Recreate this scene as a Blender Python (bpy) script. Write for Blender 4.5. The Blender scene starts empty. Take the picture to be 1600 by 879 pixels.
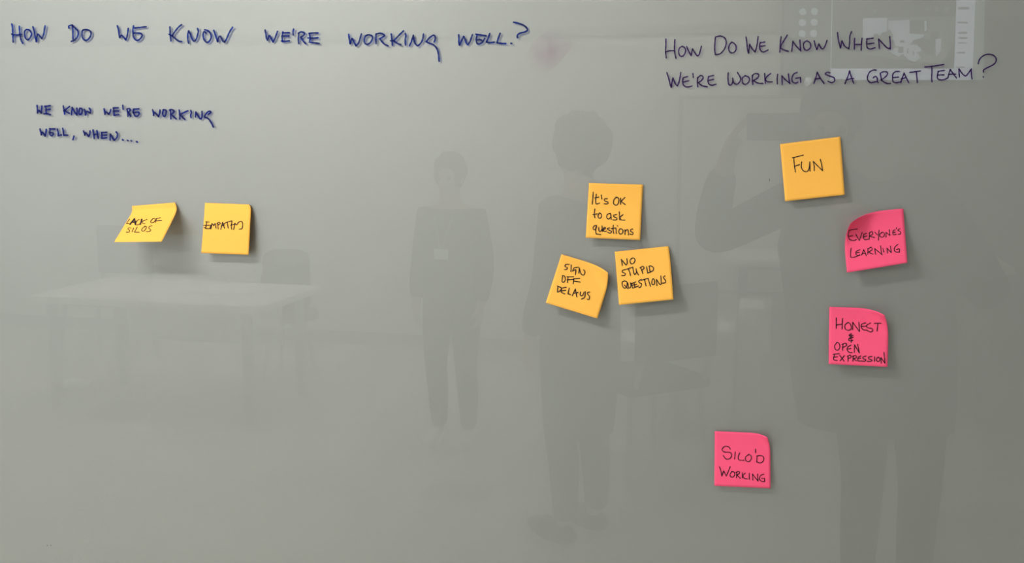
import bpy, bmesh, math, random
from mathutils import Vector, Matrix

random.seed(4)
C = bpy.context.scene.collection
SC = bpy.context.scene

# ------------------------------------------------------------------ camera
W_PX, H_PX, F_PX = 1600.0, 879.0, 1600.0
CAM = Vector((0.0, -1.42, 1.60))
YAW = math.atan(410 / 1600 * math.cos(math.atan(240 / 1600)))
PITCH = math.atan(240 / 1600)
FWD = Vector((-math.sin(YAW) * math.cos(PITCH), math.cos(YAW) * math.cos(PITCH), -math.sin(PITCH)))
RGT = Vector((math.cos(YAW), math.sin(YAW), 0))
UP = RGT.cross(FWD)
cd = bpy.data.cameras.new('camera')
cam = bpy.data.objects.new('camera', cd)
C.objects.link(cam)
M = Matrix((RGT, UP, -FWD)).transposed().to_4x4()
M.translation = CAM
cam.matrix_world = M
cd.sensor_width = 36.0
cd.lens = 36.0 * F_PX / W_PX
cd.clip_start = 0.01
SC.camera = cam

# ------------------------------------------------------------------ world, exposure
WORLD = 3.2
wd = bpy.data.worlds.new('world'); SC.world = wd
wd.use_nodes = True
wd.node_tree.nodes['Background'].inputs[0].default_value = (0.9, 0.95, 1.0, 1)
wd.node_tree.nodes['Background'].inputs[1].default_value = WORLD
SC.view_settings.view_transform = 'Standard'
SC.view_settings.look = 'None'
SC.view_settings.gamma = 1.0
SC.view_settings.use_curve_mapping = False
SC.view_settings.exposure = -0.06

pl = bpy.data.lights.new('added_window_portal', 'AREA'); pl.shape = 'RECTANGLE'; pl.size = 3.2; pl.size_y = 1.7
pl.cycles.is_portal = True
po = bpy.data.objects.new('added_window_portal', pl); C.objects.link(po)
po.location = (-6.3, -3.6, 1.6); po.rotation_euler = (math.pi / 2, 0, -math.pi / 2)
LAMP_COL = (1.0, 0.965, 0.90)
#          x     y     length  watts
LAMPS = [(-1.50, -1.38, 1.2, 64.0),
         (-3.1, -3.5, 1.5, 46.0),
         (-0.9, -3.4, 1.5, 22.0),
         (1.6, -3.4, 1.5, 18.0),
         (-3.2, -4.9, 1.5, 30.0),
         (-0.6, -4.9, 1.5, 30.0)]
CEIL = 2.75

# ------------------------------------------------------------------ helpers
def unproj(u, v, y):
    """the point of the plane at depth y seen at photograph position u, v"""
    d = FWD * F_PX + RGT * (u - W_PX / 2) - UP * (v - H_PX / 2)
    t = (y - CAM.y) / d.y
    return CAM + d * t

def refl(u, v, depth):
    """the real point whose mirror image in the glass stands at u, v, 'depth' metres behind it"""
    p = unproj(u, v, depth)
    return Vector((p.x, -p.y, p.z))

def srgb(r, g, b):
    def f(c):
        c /= 255.0
        return c / 12.92 if c <= 0.04045 else ((c + 0.055) / 1.055) ** 2.4
    return (f(r), f(g), f(b), 1.0)

def mat(name, col, rough=0.6, metal=0.0, noise=0.04, scale=40.0, emit=0.0, coat=0.0):
    m = bpy.data.materials.new(name); m.use_nodes = True
    nt = m.node_tree; b = nt.nodes['Principled BSDF']
    b.inputs['Roughness'].default_value = rough
    b.inputs['Metallic'].default_value = metal
    if emit > 0:
        b.inputs['Base Color'].default_value = (0.02, 0.02, 0.02, 1)
        b.inputs['Emission Color'].default_value = col
        b.inputs['Emission Strength'].default_value = emit
        return m
    tc = nt.nodes.new('ShaderNodeTexCoord')
    n = nt.nodes.new('ShaderNodeTexNoise'); n.inputs['Scale'].default_value = scale
    n.inputs['Detail'].default_value = 3.0
    nt.links.new(tc.outputs['Object'], n.inputs['Vector'])
    mx = nt.nodes.new('ShaderNodeMix'); mx.data_type = 'RGBA'
    a = tuple(max(0, c * (1 - noise * 2)) for c in col[:3]) + (1,)
    c2 = tuple(min(1, c * (1 + noise * 2)) for c in col[:3]) + (1,)
    mx.inputs[6].default_value = a; mx.inputs[7].default_value = c2
    nt.links.new(n.outputs['Fac'], mx.inputs[0])
    nt.links.new(mx.outputs[2], b.inputs['Base Color'])
    return m

def mesh_obj(name, verts, faces, m, parent=None, origin=None, smooth=False):
    me = bpy.data.meshes.new(name)
    o0 = origin or Vector((0, 0, 0))
    me.from_pydata([tuple(Vector(v) - o0) for v in verts], [], faces)
    me.validate()
    if smooth:
        for p in me.polygons: p.use_smooth = True
    o = bpy.data.objects.new(name, me)
    C.objects.link(o)
    if m: me.materials.append(m)
    if parent: o.parent = parent
    elif origin: o.location = o0
    return o

def bm_obj(name, bm, m, parent=None, loc=None, smooth=False):
    me = bpy.data.meshes.new(name)
    bmesh.ops.recalc_face_normals(bm, faces=bm.faces)
    bm.to_mesh(me); bm.free()
    if smooth:
        for p in me.polygons: p.use_smooth = True
    o = bpy.data.objects.new(name, me); C.objects.link(o)
    me.materials.append(m)
    if parent: o.parent = parent
    if loc is not None: o.location = loc
    return o

def box(bm, lo, hi, bev=0.0):
    lo = Vector(lo); hi = Vector(hi)
    r = bmesh.ops.create_cube(bm, size=1.0)
    vs = r['verts']
    for v in vs:
        v.co = Vector((lo[i] + (v.co[i] + 0.5) * (hi[i] - lo[i]) for i in range(3)))
    if bev > 0:
        es = list({e for v in vs for e in v.link_edges})
        bmesh.ops.bevel(bm, geom=es, offset=bev, segments=2, profile=0.5, affect='EDGES')

def tube(bm, a, b, r, n=10, r2=None):
    a = Vector(a); b = Vector(b); d = b - a
    q = d.to_track_quat('Z', 'Y').to_matrix().to_4x4()
    q.translation = (a + b) / 2
    bmesh.ops.create_cone(bm, cap_ends=True, segments=n, radius1=r, radius2=r if r2 is None else r2,
                          depth=d.length, matrix=q)

def empty(name, loc, label, cat, group=None, rz=0.0):
    o = bpy.data.objects.new(name, None); C.objects.link(o)
    o.empty_display_size = 0.05
    o.location = loc; o.rotation_euler = (0, 0, rz)
    o['label'] = label; o['category'] = cat
    if group: o['group'] = group
    return o

def struct(name, lo, hi, m, label=None):
    bm = bmesh.new(); box(bm, lo, hi)
    o = bm_obj(name, bm, m); o['kind'] = 'structure'
    if label: o['label'] = label
    return o

# ------------------------------------------------------------------ room shell
RX0, RX1, RY = -6.2, 3.2, -5.6
m_wall = mat('painted_wall', srgb(226, 226, 220), 0.8, noise=0.01, scale=3)
m_wall_hi = mat('painted_wall_upper', srgb(206, 207, 203), 0.8, noise=0.01, scale=3)
m_carpet = mat('grey_carpet', srgb(196, 194, 184), 0.95, noise=0.06, scale=90)
m_ceil = mat('ceiling_paint', srgb(232, 232, 228), 0.9, noise=0.01)
m_trim = mat('trim_grey', srgb(168, 170, 168), 0.5, noise=0.01)
m_white = mat('white_laminate', srgb(236, 237, 236), 0.4, noise=0.01)
m_metal = mat('brushed_metal', srgb(170, 172, 174), 0.3, 0.9, noise=0.03)
m_black = mat('black_plastic', srgb(26, 27, 29), 0.45, noise=0.05)
struct('floor', (RX0, RY, -0.05), (RX1, 0.10, 0.0), m_carpet)
struct('ceiling', (RX0, RY, CEIL + 0.06), (RX1, 0.10, CEIL + 0.12), m_ceil)
struct('wall_front', (RX0, 0.02, 0), (RX1, 0.10, CEIL + 0.06), m_wall)
struct('wall_back', (RX0, RY - 0.08, 0), (RX1, RY, CEIL + 0.06), m_wall)
WY0, WY1, WZ0, WZ1 = -5.2, -2.0, 0.75, 2.45      # unseen window added to the left wall, brightens the board's left side
bm = bmesh.new()
for lo, hi in (((RX0 - 0.08, RY, 0), (RX0, 0.02, WZ0)), ((RX0 - 0.08, RY, WZ1), (RX0, 0.02, CEIL + 0.06)),
               ((RX0 - 0.08, RY, WZ0), (RX0, WY0, WZ1)), ((RX0 - 0.08, WY1, WZ0), (RX0, 0.02, WZ1))):
    box(bm, lo, hi)
bm_obj('wall_left', bm, m_wall)['kind'] = 'structure'
win = bpy.data.objects.new('added_window_1', None); C.objects.link(win); win.location = (RX0 - 0.04, (WY0 + WY1) / 2, WZ0); win['kind'] = 'structure'
hw, hh = (WY1 - WY0) / 2, WZ1 - WZ0
for lo, hi in (((-.03, -hw, 0), (.03, hw, .05)), ((-.03, -hw, hh - .05), (.03, hw, hh)), ((-.03, -hw, .05), (.03, -hw + .05, hh - .05)),
               ((-.03, hw - .05, .05), (.03, hw, hh - .05)), ((-.03, -.025, .05), (.03, .025, hh - .05))):
    bm = bmesh.new(); box(bm, lo, hi); bm_obj('added_window_frame', bm, m_white, win)
struct('wall_right', (RX1, RY, 0), (RX1 + 0.08, 0.02, CEIL + 0.06), m_wall)
struct('baseboard_back', (RX0, RY, 0.0), (RX1, RY + 0.015, 0.09), m_trim)
struct('baseboard_front', (RX0, 0.005, 0.0), (RX1, 0.02, 0.09), m_trim)
zt = refl(500, 57, -RY).z
struct('trim_1', (RX0, RY, zt - 0.035), (RX1, RY + 0.03, zt + 0.02), m_trim)
struct('wall_bulkhead', (RX0, RY, zt + 0.02), (RX1, RY + 0.02, CEIL + 0.06), m_wall_hi)

# ceiling luminaires (the lamps of the room)
m_diff = mat('lamp_diffuser', (1, 0.97, 0.92, 1), emit=1.2)
for i, (lx, ly, ln, pw) in enumerate(LAMPS):
    lab = ['long white ceiling lamp nearest the glass board', 'white ceiling lamp above the left meeting table',
           'white ceiling lamp between the board and the standing people', 'white ceiling lamp at the right side of the room',
           'white ceiling lamp in the far left corner of the room', 'white ceiling lamp close to the back wall'][i]
    t = empty('ceiling_lamp', (lx, ly, CEIL + 0.06), lab, 'lamp', 'ceiling lamps over the room' if i else None)
    bm = bmesh.new(); box(bm, (-ln / 2 - .03, -.09, -.055), (ln / 2 + .03, .09, 0), .004)
    bm_obj('housing', bm, m_white, t)
    bm = bmesh.new(); box(bm, (-ln / 2, -.07, -.062), (ln / 2, .07, -.0555))
    bm_obj('diffuser', bm, m_diff, t)
    ld = bpy.data.lights.new('lamp_light', 'AREA')
    ld.shape = 'RECTANGLE'; ld.size = ln; ld.size_y = 0.13; ld.energy = pw; ld.color = LAMP_COL
    lo = bpy.data.objects.new('lamp_light', ld); C.objects.link(lo)
    lo.parent = t; lo.location = (0, 0, -.066)

# ------------------------------------------------------------------ the glass board
BX0, BX1, BZ0, BZ1 = -2.1, 1.1, 0.72, 2.28
board = empty('glass_whiteboard', (BX0, 0, BZ0), 'large grey back-painted glass whiteboard filling the whole picture behind the notes', 'whiteboard')
BO = Vector((BX0, 0, BZ0))

mg = bpy.data.materials.new('clear_glass'); mg.use_nodes = True
nt = mg.node_tree; nt.nodes.clear()
out = nt.nodes.new('ShaderNodeOutputMaterial')
tr = nt.nodes.new('ShaderNodeBsdfTransparent'); tr.inputs[0].default_value = (0.985, 0.995, 0.985, 1)
gl = nt.nodes.new('ShaderNodeBsdfGlossy'); gl.inputs['Roughness'].default_value = 0.003
fr = nt.nodes.new('ShaderNodeFresnel'); fr.inputs['IOR'].default_value = 1.52
ge = nt.nodes.new('ShaderNodeNewGeometry')
inv = nt.nodes.new('ShaderNodeMath'); inv.operation = 'SUBTRACT'; inv.inputs[0].default_value = 1.0
mul = nt.nodes.new('ShaderNodeMath'); mul.operation = 'MULTIPLY'
mx = nt.nodes.new('ShaderNodeMixShader')
nt.links.new(ge.outputs['Backfacing'], inv.inputs[1])
nt.links.new(inv.outputs[0], mul.inputs[0]); nt.links.new(fr.outputs[0], mul.inputs[1])
nt.links.new(mul.outputs[0], mx.inputs[0]); nt.links.new(tr.outputs[0], mx.inputs[1]); nt.links.new(gl.outputs[0], mx.inputs[2])
nt.links.new(mx.outputs[0], out.inputs[0])

m_back = mat('grey_silver_paint', (0.322, 0.329, 0.342, 1), 0.58, 0.74, noise=0.008, scale=5)
bm = bmesh.new(); box(bm, (0, 0, 0), (BX1 - BX0, 0.0028, BZ1 - BZ0))
bm_obj('glass_pane', bm, mg, board)['label'] = 'clear glossy glass sheet'
bm = bmesh.new(); box(bm, (0, 0.0030, 0), (BX1 - BX0, 0.0095, BZ1 - BZ0))
bm_obj('painted_backing', bm, m_back, board)['label'] = 'grey painted back of the glass'
for fx in (0.08, BX1 - BX0 - 0.08):
    for fz in (0.08, BZ1 - BZ0 - 0.08):
        bm = bmesh.new(); tube(bm, (fx, 0.0195, fz), (fx, 0.010, fz), 0.009, 20)
        tube(bm, (fx, 0.0, fz), (fx, -0.006, fz), 0.011, 20)
        bm_obj('standoff', bm, m_metal, board)

# ------------------------------------------------------------------ ink strokes
def parse(txt):
    """'x,y x,y! | x,y ...' -> smooth runs; ! marks a sharp corner, * a bolder stroke"""
    runs = []
    for st in txt.split('|'):
        cur = []
        for w in st.split():
            corner = w.endswith('!'); w = w.rstrip('!')
            x, y = w.split(','); p = (float(x), float(y))
            cur.append(p)
            if corner and len(cur) > 1:
                runs.append(cur); cur = [p]
        if len(cur) > 1: runs.append(cur)
    return runs

def smooth_run(p, step):
    if len(p) == 2: ctrl = [p[0], p[0], p[1], p[1]]
    else: ctrl = [p[0]] + p + [p[-1]]
    res = []
    for i in range(1, len(ctrl) - 2):
        a, b, c, d = ctrl[i - 1:i + 3]
        n = max(2, int(math.dist(b, c) / step))
        for k in range(n):
            t = k / n
            res.append(tuple(0.5 * (2 * b[j] + (c[j] - a[j]) * t + (2 * a[j] - 5 * b[j] + 4 * c[j] - d[j]) * t * t
                                    + (3 * b[j] - a[j] - 3 * c[j] + d[j]) * t ** 3) for j in (0, 1)))
    res.append(ctrl[-1])
    return res

def ribbon(txt, ox, oy, sc, width, place, verts, faces):
    for run in parse(txt):
        pts = [(ox + x / sc, oy + y / sc) for x, y in run]
        pts = smooth_run(pts, 1.1)
        q = [pts[0]]
        for p in pts[1:]:
            if math.dist(p, q[-1]) > 0.25: q.append(p)
        if len(q) < 2: q.append((q[0][0] + .6, q[0][1] + .3))
        # rounded ends
        def dirn(a, b):
            l = math.dist(a, b) or 1; return ((b[0] - a[0]) / l, (b[1] - a[1]) / l)
        d0 = dirn(q[0], q[1]); d1 = dirn(q[-2], q[-1]); h = width / 2
        prof = []
        for e, f in ((-1.0, .35), (-.8, .7), (-.4, .93)):
            prof.append(((q[0][0] + d0[0] * h * e, q[0][1] + d0[1] * h * e), d0, f * h))
        for i, p in enumerate(q):
            a = q[max(0, i - 1)]; b = q[min(len(q) - 1, i + 1)]
            prof.append((p, dirn(a, b), h * (1 + .10 * math.sin(i * .9 + q[0][0]))))
        for e, f in ((.4, .93), (.8, .7), (1.0, .35)):
            prof.append(((q[-1][0] + d1[0] * h * e, q[-1][1] + d1[1] * h * e), d1, f * h))
        base = len(verts)
        for p, d, r in prof:
            verts.append(place(p[0] + d[1] * r, p[1] - d[0] * r))
            verts.append(place(p[0] - d[1] * r, p[1] + d[0] * r))
        for i in range(len(prof) - 1):
            k = base + 2 * i
            faces.append((k, k + 1, k + 3, k + 2))

def ink(name, dark, tint, trans):
    m = bpy.data.materials.new(name); m.use_nodes = True
    nt = m.node_tree; b = nt.nodes['Principled BSDF']; o = nt.nodes['Material Output']
    b.inputs['Base Color'].default_value = dark; b.inputs['Roughness'].default_value = 0.5
    b.inputs['Specular IOR Level'].default_value = 0.2
    t = nt.nodes.new('ShaderNodeBsdfTransparent'); t.inputs[0].default_value = tint
    x = nt.nodes.new('ShaderNodeMixShader')
    n = nt.nodes.new('ShaderNodeTexNoise'); n.inputs['Scale'].default_value = 160
    r = nt.nodes.new('ShaderNodeMapRange')
    r.inputs[1].default_value = .35; r.inputs[2].default_value = .65
    r.inputs[3].default_value = trans * .4; r.inputs[4].default_value = trans * 1.6
    tc = nt.nodes.new('ShaderNodeTexCoord'); nt.links.new(tc.outputs['Object'], n.inputs['Vector'])
    nt.links.new(n.outputs['Fac'], r.inputs[0]); nt.links.new(r.outputs[0], x.inputs[0])
    nt.links.new(b.outputs[0], x.inputs[1]); nt.links.new(t.outputs[0], x.inputs[2])
    nt.links.new(x.outputs[0], o.inputs[0])
    return m
m_blue = ink('blue_marker_ink', srgb(12, 24, 74), (0.03, 0.12, 0.85, 1), 0.42)
m_blue2 = ink('strong_blue_marker_ink', srgb(8, 18, 80), (0.02, 0.08, 0.80, 1), 0.36)
m_purple = ink('purple_marker_ink', srgb(34, 16, 58), (0.25, 0.07, 0.60, 1), 0.38)
m_pen = ink('black_pen_ink', srgb(22, 12, 20), (0.3, 0.2, 0.2, 1), 0.06)

A = (0, 30, 13.333); B = (100, 30, 11.4286); K = (250, 30, 12.3077); E = (400, 30, 10.0)
G = (535, 30, 9.697); L = (700, 25, 11.4286); S1 = (40, 155, 10.0); S2 = (190, 155, 10.0)
P1 = (1030, 45, 8.793); P2 = (1150, 45, 8.793); P3 = (1270, 45, 8.793); P4 = (1340, 70, 11.717); P5 = (1440, 70, 11.723)
HEAD = [
 ('HOW', 'blue', [(A, '245,100 262,190 268,330 275,475 | 245,310! 290,325 400,325 440,315 | 403,150 410,260 430,400 455,470 475,500 | 560,215 520,240 512,300 530,390 575,428 625,390 655,320 640,260 600,220 550,215 | 685,160 715,260 735,380 755,465! 765,370 790,312 820,340 870,400! 905,330 925,220 940,140')]),
 ('DO', 'blue', [(B, '90,160 85,125 120,108 145,105! 190,150 240,200 255,260 235,320 190,370 130,395 | 148,105 158,200 158,300 165,385 | 400,185 345,190 322,230 325,310 350,360 395,378 440,350 478,290 478,230 440,195 390,185 340,192')]),
 ('WE', 'blue', [(B, '952,118 975,200 985,280 998,328! 1020,285 1045,300 1100,368! 1125,310 1140,230 1148,165 | 1262,155 1350,148 1465,135 | 1242,120 1230,190 1235,290 1260,350 1305,378 1360,350 1395,290 1375,255 1310,245 1240,250')]),
 ('KNOW', 'blue', [(K, '190,150 195,260 210,415 | 175,290! 235,320! 310,385 360,420 415,428 | 235,320 300,220 365,145 415,108 | 550,460 535,380 535,290 552,225! 590,310 625,395 655,422 700,380 725,290 735,230 722,180 | 880,265 850,235 828,290 835,360 870,425 910,445 955,415 985,340 965,270 920,220 860,203 | 1035,215 1060,290 1085,370 1108,430! 1125,360 1155,325 1180,360 1205,415 1240,438! 1280,380 1330,260 1395,155')]),
 ("WE'RE", 'blue', [(E, '143,170 155,240 165,300 180,330! 200,270 215,255 240,310 265,355! 300,290 335,190 | 420,200 410,280 415,350 | 415,212 520,212 | 405,265 450,262 515,262 | 400,340 450,345 520,335 | 587,155 578,200 582,245 | 668,215 662,300 668,378 | 662,220 705,198 755,215 745,250 700,280! 730,330 775,383 | 835,220 845,290 840,330 | 830,222 900,215 965,215 | 812,292 880,295 965,290 | 835,355 900,365 985,378')]),
 ('WORKING', 'blue', [(G, '95,230 105,300 118,370! 135,310 150,292 175,350 205,402! 240,370 265,300 288,225 | 400,235 350,255 330,320 345,370 385,378 430,345 455,290 445,250 400,237 370,245 | 510,365 508,300 510,225! 560,212 610,222 638,248 600,275 565,295! 600,340 640,380 690,402 | 740,225 750,310 758,395 | 925,178 860,240 780,325! 730,325 | 780,330 830,365 885,385 | 955,220 962,250 952,310 955,390 | 1018,402 1045,340 1075,245! 1090,340 1110,380 1140,400 1180,370 1215,310 1228,225 | 1390,345 1408,300 1400,255 1375,243 1320,280 1270,340! 1320,365 1375,385 1420,430 1450,500 1465,635')]),
 ('WELL.?', 'blue', [(L, '190,335 195,420 195,500 205,520! 235,450 280,365! 305,420 330,490 350,512 385,470 410,410 435,335 | 500,325 600,340 680,352 | 520,340 505,420 515,480 550,500 610,470 655,400 | 510,430 560,420 600,430 | 745,312 720,390 685,465! 750,475 830,465 | 930,310 900,390 875,475! 940,488 1030,492 | 1122,488 1138,490 | 1170,110 1240,125 1340,160 1400,210 1415,255 1370,285 1290,305 1240,340 1240,385')]),
 ('WE', 'small', [(S1, '178,95 185,160 185,215! 205,170 215,180 245,215! 250,160 255,105 | 300,110 330,108 385,98 | 315,115 320,170 318,225 | 315,165 350,162 385,155 | 290,228 330,225 385,240')]),
 ('KNOW', 'small', [(S1, '588,105 600,170 610,230 | 685,112 640,150 595,180 | 610,175 645,200 685,220 | 718,240 722,180 728,130! 760,190 800,245! 805,190 800,140 | 845,145 832,200 845,240 875,225 888,180 880,150 850,140 | 920,160 935,200 938,245! 950,200 965,190 1010,215! 1015,175 995,140')]),
 ("WE'RE", 'small', [(S1, '1225,150 1235,190 1240,235! 1255,195 1300,235! 1320,200 1330,160 | 1370,135 1445,132 | 1375,145 1380,200 1385,250 | 1370,185 1455,182 | 1380,250 1455,240 | 1518,95 1525,155'),
     (S2, '85,155 95,210 100,265 | 85,150 120,145 135,170 105,205! 140,265 | 185,155 270,150 | 190,160 180,210! 270,205 260,255 220,265 195,235 185,200')]),
 ('WORKING', 'small', [(S2, '485,165 498,210 500,250! 515,205 575,270! 595,220 600,170 | 655,165 642,220 655,265 680,260 695,215 690,170 650,165 | 760,165 765,230 768,305 | 750,170 790,162 820,185 800,220 770,235! 850,305 | 900,170 908,240 910,310 | 1035,180 905,240 | 915,240 950,280 985,315 | 1082,175 1090,210 1080,250 1085,285 | 1155,275 1160,200! 1200,270 1230,305 1255,280 1255,190 | 1355,235 1395,200 1370,185 1330,215 1290,275! 1350,300 1390,350 1435,435')]),
 ('WELL,', 'small', [(S1, '225,465 240,520 245,555! 258,510 305,575! 318,520 322,470 | 375,460 460,465 | 385,470 375,520! 430,525 425,560 400,570 380,545 378,510 | 495,465 510,520 510,570! 560,555 | 580,455 590,500 595,560! 655,560 | 755,575 740,630')]),
 ('WHEN....', 'small', [(S1, '905,495 925,545 925,560! 935,520 985,580! 1005,540 1005,495 | 1055,480 1065,540 1072,610 | 1115,490 1125,550 1135,610 | 1065,550 1125,545 | 1185,520 1265,515 | 1190,525 1190,600 | 1185,560 1265,560 | 1190,610 1265,600 | 1320,635 1325,545! 1380,640! 1425,600 1435,540 1415,510 | 1514,631 1524,638'),
     (S2, '92,642 102,648 | 149,647 157,653 | 233,660 245,669')]),
 ('How', 'purple', [(P1, '92,140 92,220 88,310 98,400 | 215,148 210,230 212,320 230,405 | 88,318 140,302 210,300 | 310,242 275,270 268,330 290,375 330,370 362,310 350,260 315,240 | 378,245 405,310 440,368! 448,320 458,275! 490,330 520,370! 545,360 565,300 580,240')]),
 ('Do', 'purple', [(P1, '772,115 765,200 762,290 772,355! 840,340 900,270 920,190 900,125 840,98 775,112 | 1000,182 965,220 955,280 975,322 1010,332 1050,300 1055,240 1030,200 995,182')]),
 ('We', 'purple', [(P2, '138,112 150,200 158,280 172,335! 180,270 188,212! 225,280 262,318! 285,240 305,105 | 395,180 340,190 | 335,185 325,240 340,300 380,318 440,290 | 335,240 400,232')]),
 ('Know', 'purple', [(P2, '620,110 610,200 602,320 | 705,85 660,160 625,215 610,262! 650,285 720,308 | 765,310 775,240 780,170! 830,240 890,302 | 878,155 882,230 890,305 | 970,165 935,190 928,240 945,285 985,292 1025,250 1015,190 975,165'),
     (P3, '20,165 35,230 55,285! 85,208! 110,260 140,275 170,230 195,160')]),
 ('When', 'purple', [(P3, '340,52 350,140 365,210 380,262! 400,165! 440,240 495,272! 505,200 510,100 532,40 | 575,130 572,200 572,280 | 677,130 668,210 665,295 | 575,215 670,215 | 830,128 740,140 | 745,140 740,220 755,265 800,275 855,258 | 745,208 840,195 | 915,272 910,200 905,140! 960,200 1020,260 1065,270 | 1058,108 1065,200 1065,275')]),
 ("We're", 'purple', [(P1, '105,602 130,680 150,760 165,805! 175,740 188,675! 220,750 250,785! 275,720 297,600 | 390,655 335,670 | 330,675 322,730 340,780 390,798 450,785 | 335,730 405,712 | 463,615 470,668 | 530,665 525,730 530,795 | 525,680 570,640 605,665 580,710 535,740! 590,780 660,795 | 745,640 680,655 | 680,655 668,710 685,760 730,775 780,760 | 675,710 745,695')]),
 ('Working', 'purple', [(P1, '948,605 945,680 955,760 985,772 1010,730 1010,680! 1025,740 1070,760 1110,720 1115,670 1075,600'),
     (P2, '130,645 90,670 85,720 105,758 150,755 185,710 175,665 125,642 | 228,640 225,700 232,765 | 222,645 260,615 310,625 300,670 240,710! 300,745 370,750 | 393,615 397,680 403,745 | 475,615 430,650 402,690! 430,725 500,728 | 572,625 565,690 568,755 | 635,765 632,700 630,645! 680,700 740,748 | 720,620 728,690 738,748 | 840,600 795,620 768,680 780,730 820,745 850,730 | 820,680 885,668! 888,735')]),
 ('As', 'purple', [(P2, '1070,748 1100,660 1115,595! 1160,680 1210,750 | 1085,690 1160,680'), (P3, '235,605 200,595 172,620 220,645 290,670 300,715 260,738 210,720')]),
 ('A', 'purple', [(P3, '442,752 480,660 505,580! 530,660 560,745 | 450,712 500,690 560,682')]),
 ('Great', 'purple', [(P4, '345,465 290,460 220,500 182,580 190,650 235,690 300,682 360,670 | 285,605 320,578 355,600 365,680 378,688 | 415,530 430,600 432,650 | 415,520 480,490 545,505 535,560 480,610 430,640! 480,680 540,705 600,705 | 770,488 700,490 650,530 640,600 650,670 700,692 780,680 | 645,600 750,590 | 790,690 820,600 850,515! 890,600 935,690 | 800,625 880,600 | 955,505 1050,490 1150,478 | 1075,490 1085,590 1095,690')]),
 ('Team?', 'purple', [(P5, '60,405 200,392 405,360 | 185,405 190,500 185,600 190,675 | 420,468 330,480 300,490 | 305,490 288,570 300,625 360,642 430,630 480,600 | 300,552 410,548 | 480,610 500,530 525,450! 580,530 640,605 | 495,540 625,535 | 695,590 685,510 685,440! 740,520 800,568 850,530 910,440! 912,530 922,625 | 1038,345 1060,270 1130,200 1220,172 1310,190 1365,250 1355,320 1300,370 1200,420 1135,460 1135,500 | 1130,582 1133,592')]),
]
STY = {'blue': (m_blue, 2.6, 'blue marker word in the long top left heading'),
       'small': (m_blue2, 2.6, 'small bold blue marker word in the lower left heading'),
       'purple': (m_purple, 2.05, 'purple marker word in the top right heading')}
for word, sty, parts in HEAD:
    m, wpx, lab = STY[sty]
    vs, fs = [], []
    for (ox, oy, sc), txt in parts:
        ribbon(txt, ox, oy, sc, wpx, lambda u, v: unproj(u, v, -0.00015) - BO, vs, fs)
    o = mesh_obj('handwritten_word', vs, fs, m, board)
    o['label'] = lab.replace(' word ', ' word "%s" ' % word)

# faint marks left on the glass
def alpha_mat(name, col, amount, scale=60):
    m = bpy.data.materials.new(name); m.use_nodes = True
    nt = m.node_tree; b = nt.nodes['Principled BSDF']
    b.inputs['Base Color'].default_value = col; b.inputs['Roughness'].default_value = .8
    n = nt.nodes.new('ShaderNodeTexNoise'); n.inputs['Scale'].default_value = scale; n.inputs['Detail'].default_value = 4
    tc = nt.nodes.new('ShaderNodeTexCoord')
    gr = nt.nodes.new('ShaderNodeTexGradient'); gr.gradient_type = 'SPHERICAL'
    mp = nt.nodes.new('ShaderNodeMapping'); mp.vector_type = 'POINT'
    nt.links.new(tc.outputs['Generated'], mp.inputs[0])
    mp.inputs['Location'].default_value = (-1, 0, -1); mp.inputs['Scale'].default_value = (2, 0, 2)
    nt.links.new(mp.outputs[0], gr.inputs[0]); nt.links.new(tc.outputs['Object'], n.inputs[0])
    mu = nt.nodes.new('ShaderNodeMath'); mu.operation = 'MULTIPLY'
    m2 = nt.nodes.new('ShaderNodeMath'); m2.operation = 'MULTIPLY'; m2.inputs[1].default_value = amount * 2
    nt.links.new(gr.outputs['Fac'], mu.inputs[0]); nt.links.new(n.outputs['Fac'], mu.inputs[1])
    nt.links.new(mu.outputs[0], m2.inputs[0]); nt.links.new(m2.outputs[0], b.inputs['Alpha'])
    return m
def smear(name, pts, m, label, y=-0.0001):
    vs = [unproj(u, v, y) - BO for u, v in pts]
    o = mesh_obj(name, vs, [tuple(range(len(vs)))], m, board); o['label'] = label
smear('marker_smudge', [(818, 96), (832, 66), (856, 46), (900, 44), (906, 60), (884, 86), (866, 106), (848, 118), (828, 116)],
      alpha_mat('purple_smudge', srgb(176, 132, 168), .22), 'faint purple wiped smudge')
smear('wiped_smear', [(1254, 133), (1259, 120), (1268, 117), (1273, 122), (1267, 130), (1258, 137)],
      alpha_mat('pale_smear', srgb(215, 222, 228), .4), 'small pale smear under the purple heading')
m_speck = mat('dark_speck', srgb(60, 58, 56), .7)
for u, v, w, h in ((74, 851.5, 1.6, 1.6), (79.5, 851.5, 1.6, 1.6), (1202.3, 281, .9, 4.5)):
    vs = [unproj(u + w / 2 * math.cos(a * math.pi / 4), v + h / 2 * math.sin(a * math.pi / 4), -.0001) - BO for a in range(8)]
    mesh_obj('speck', vs, [tuple(range(8))], m_speck, board)

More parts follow.
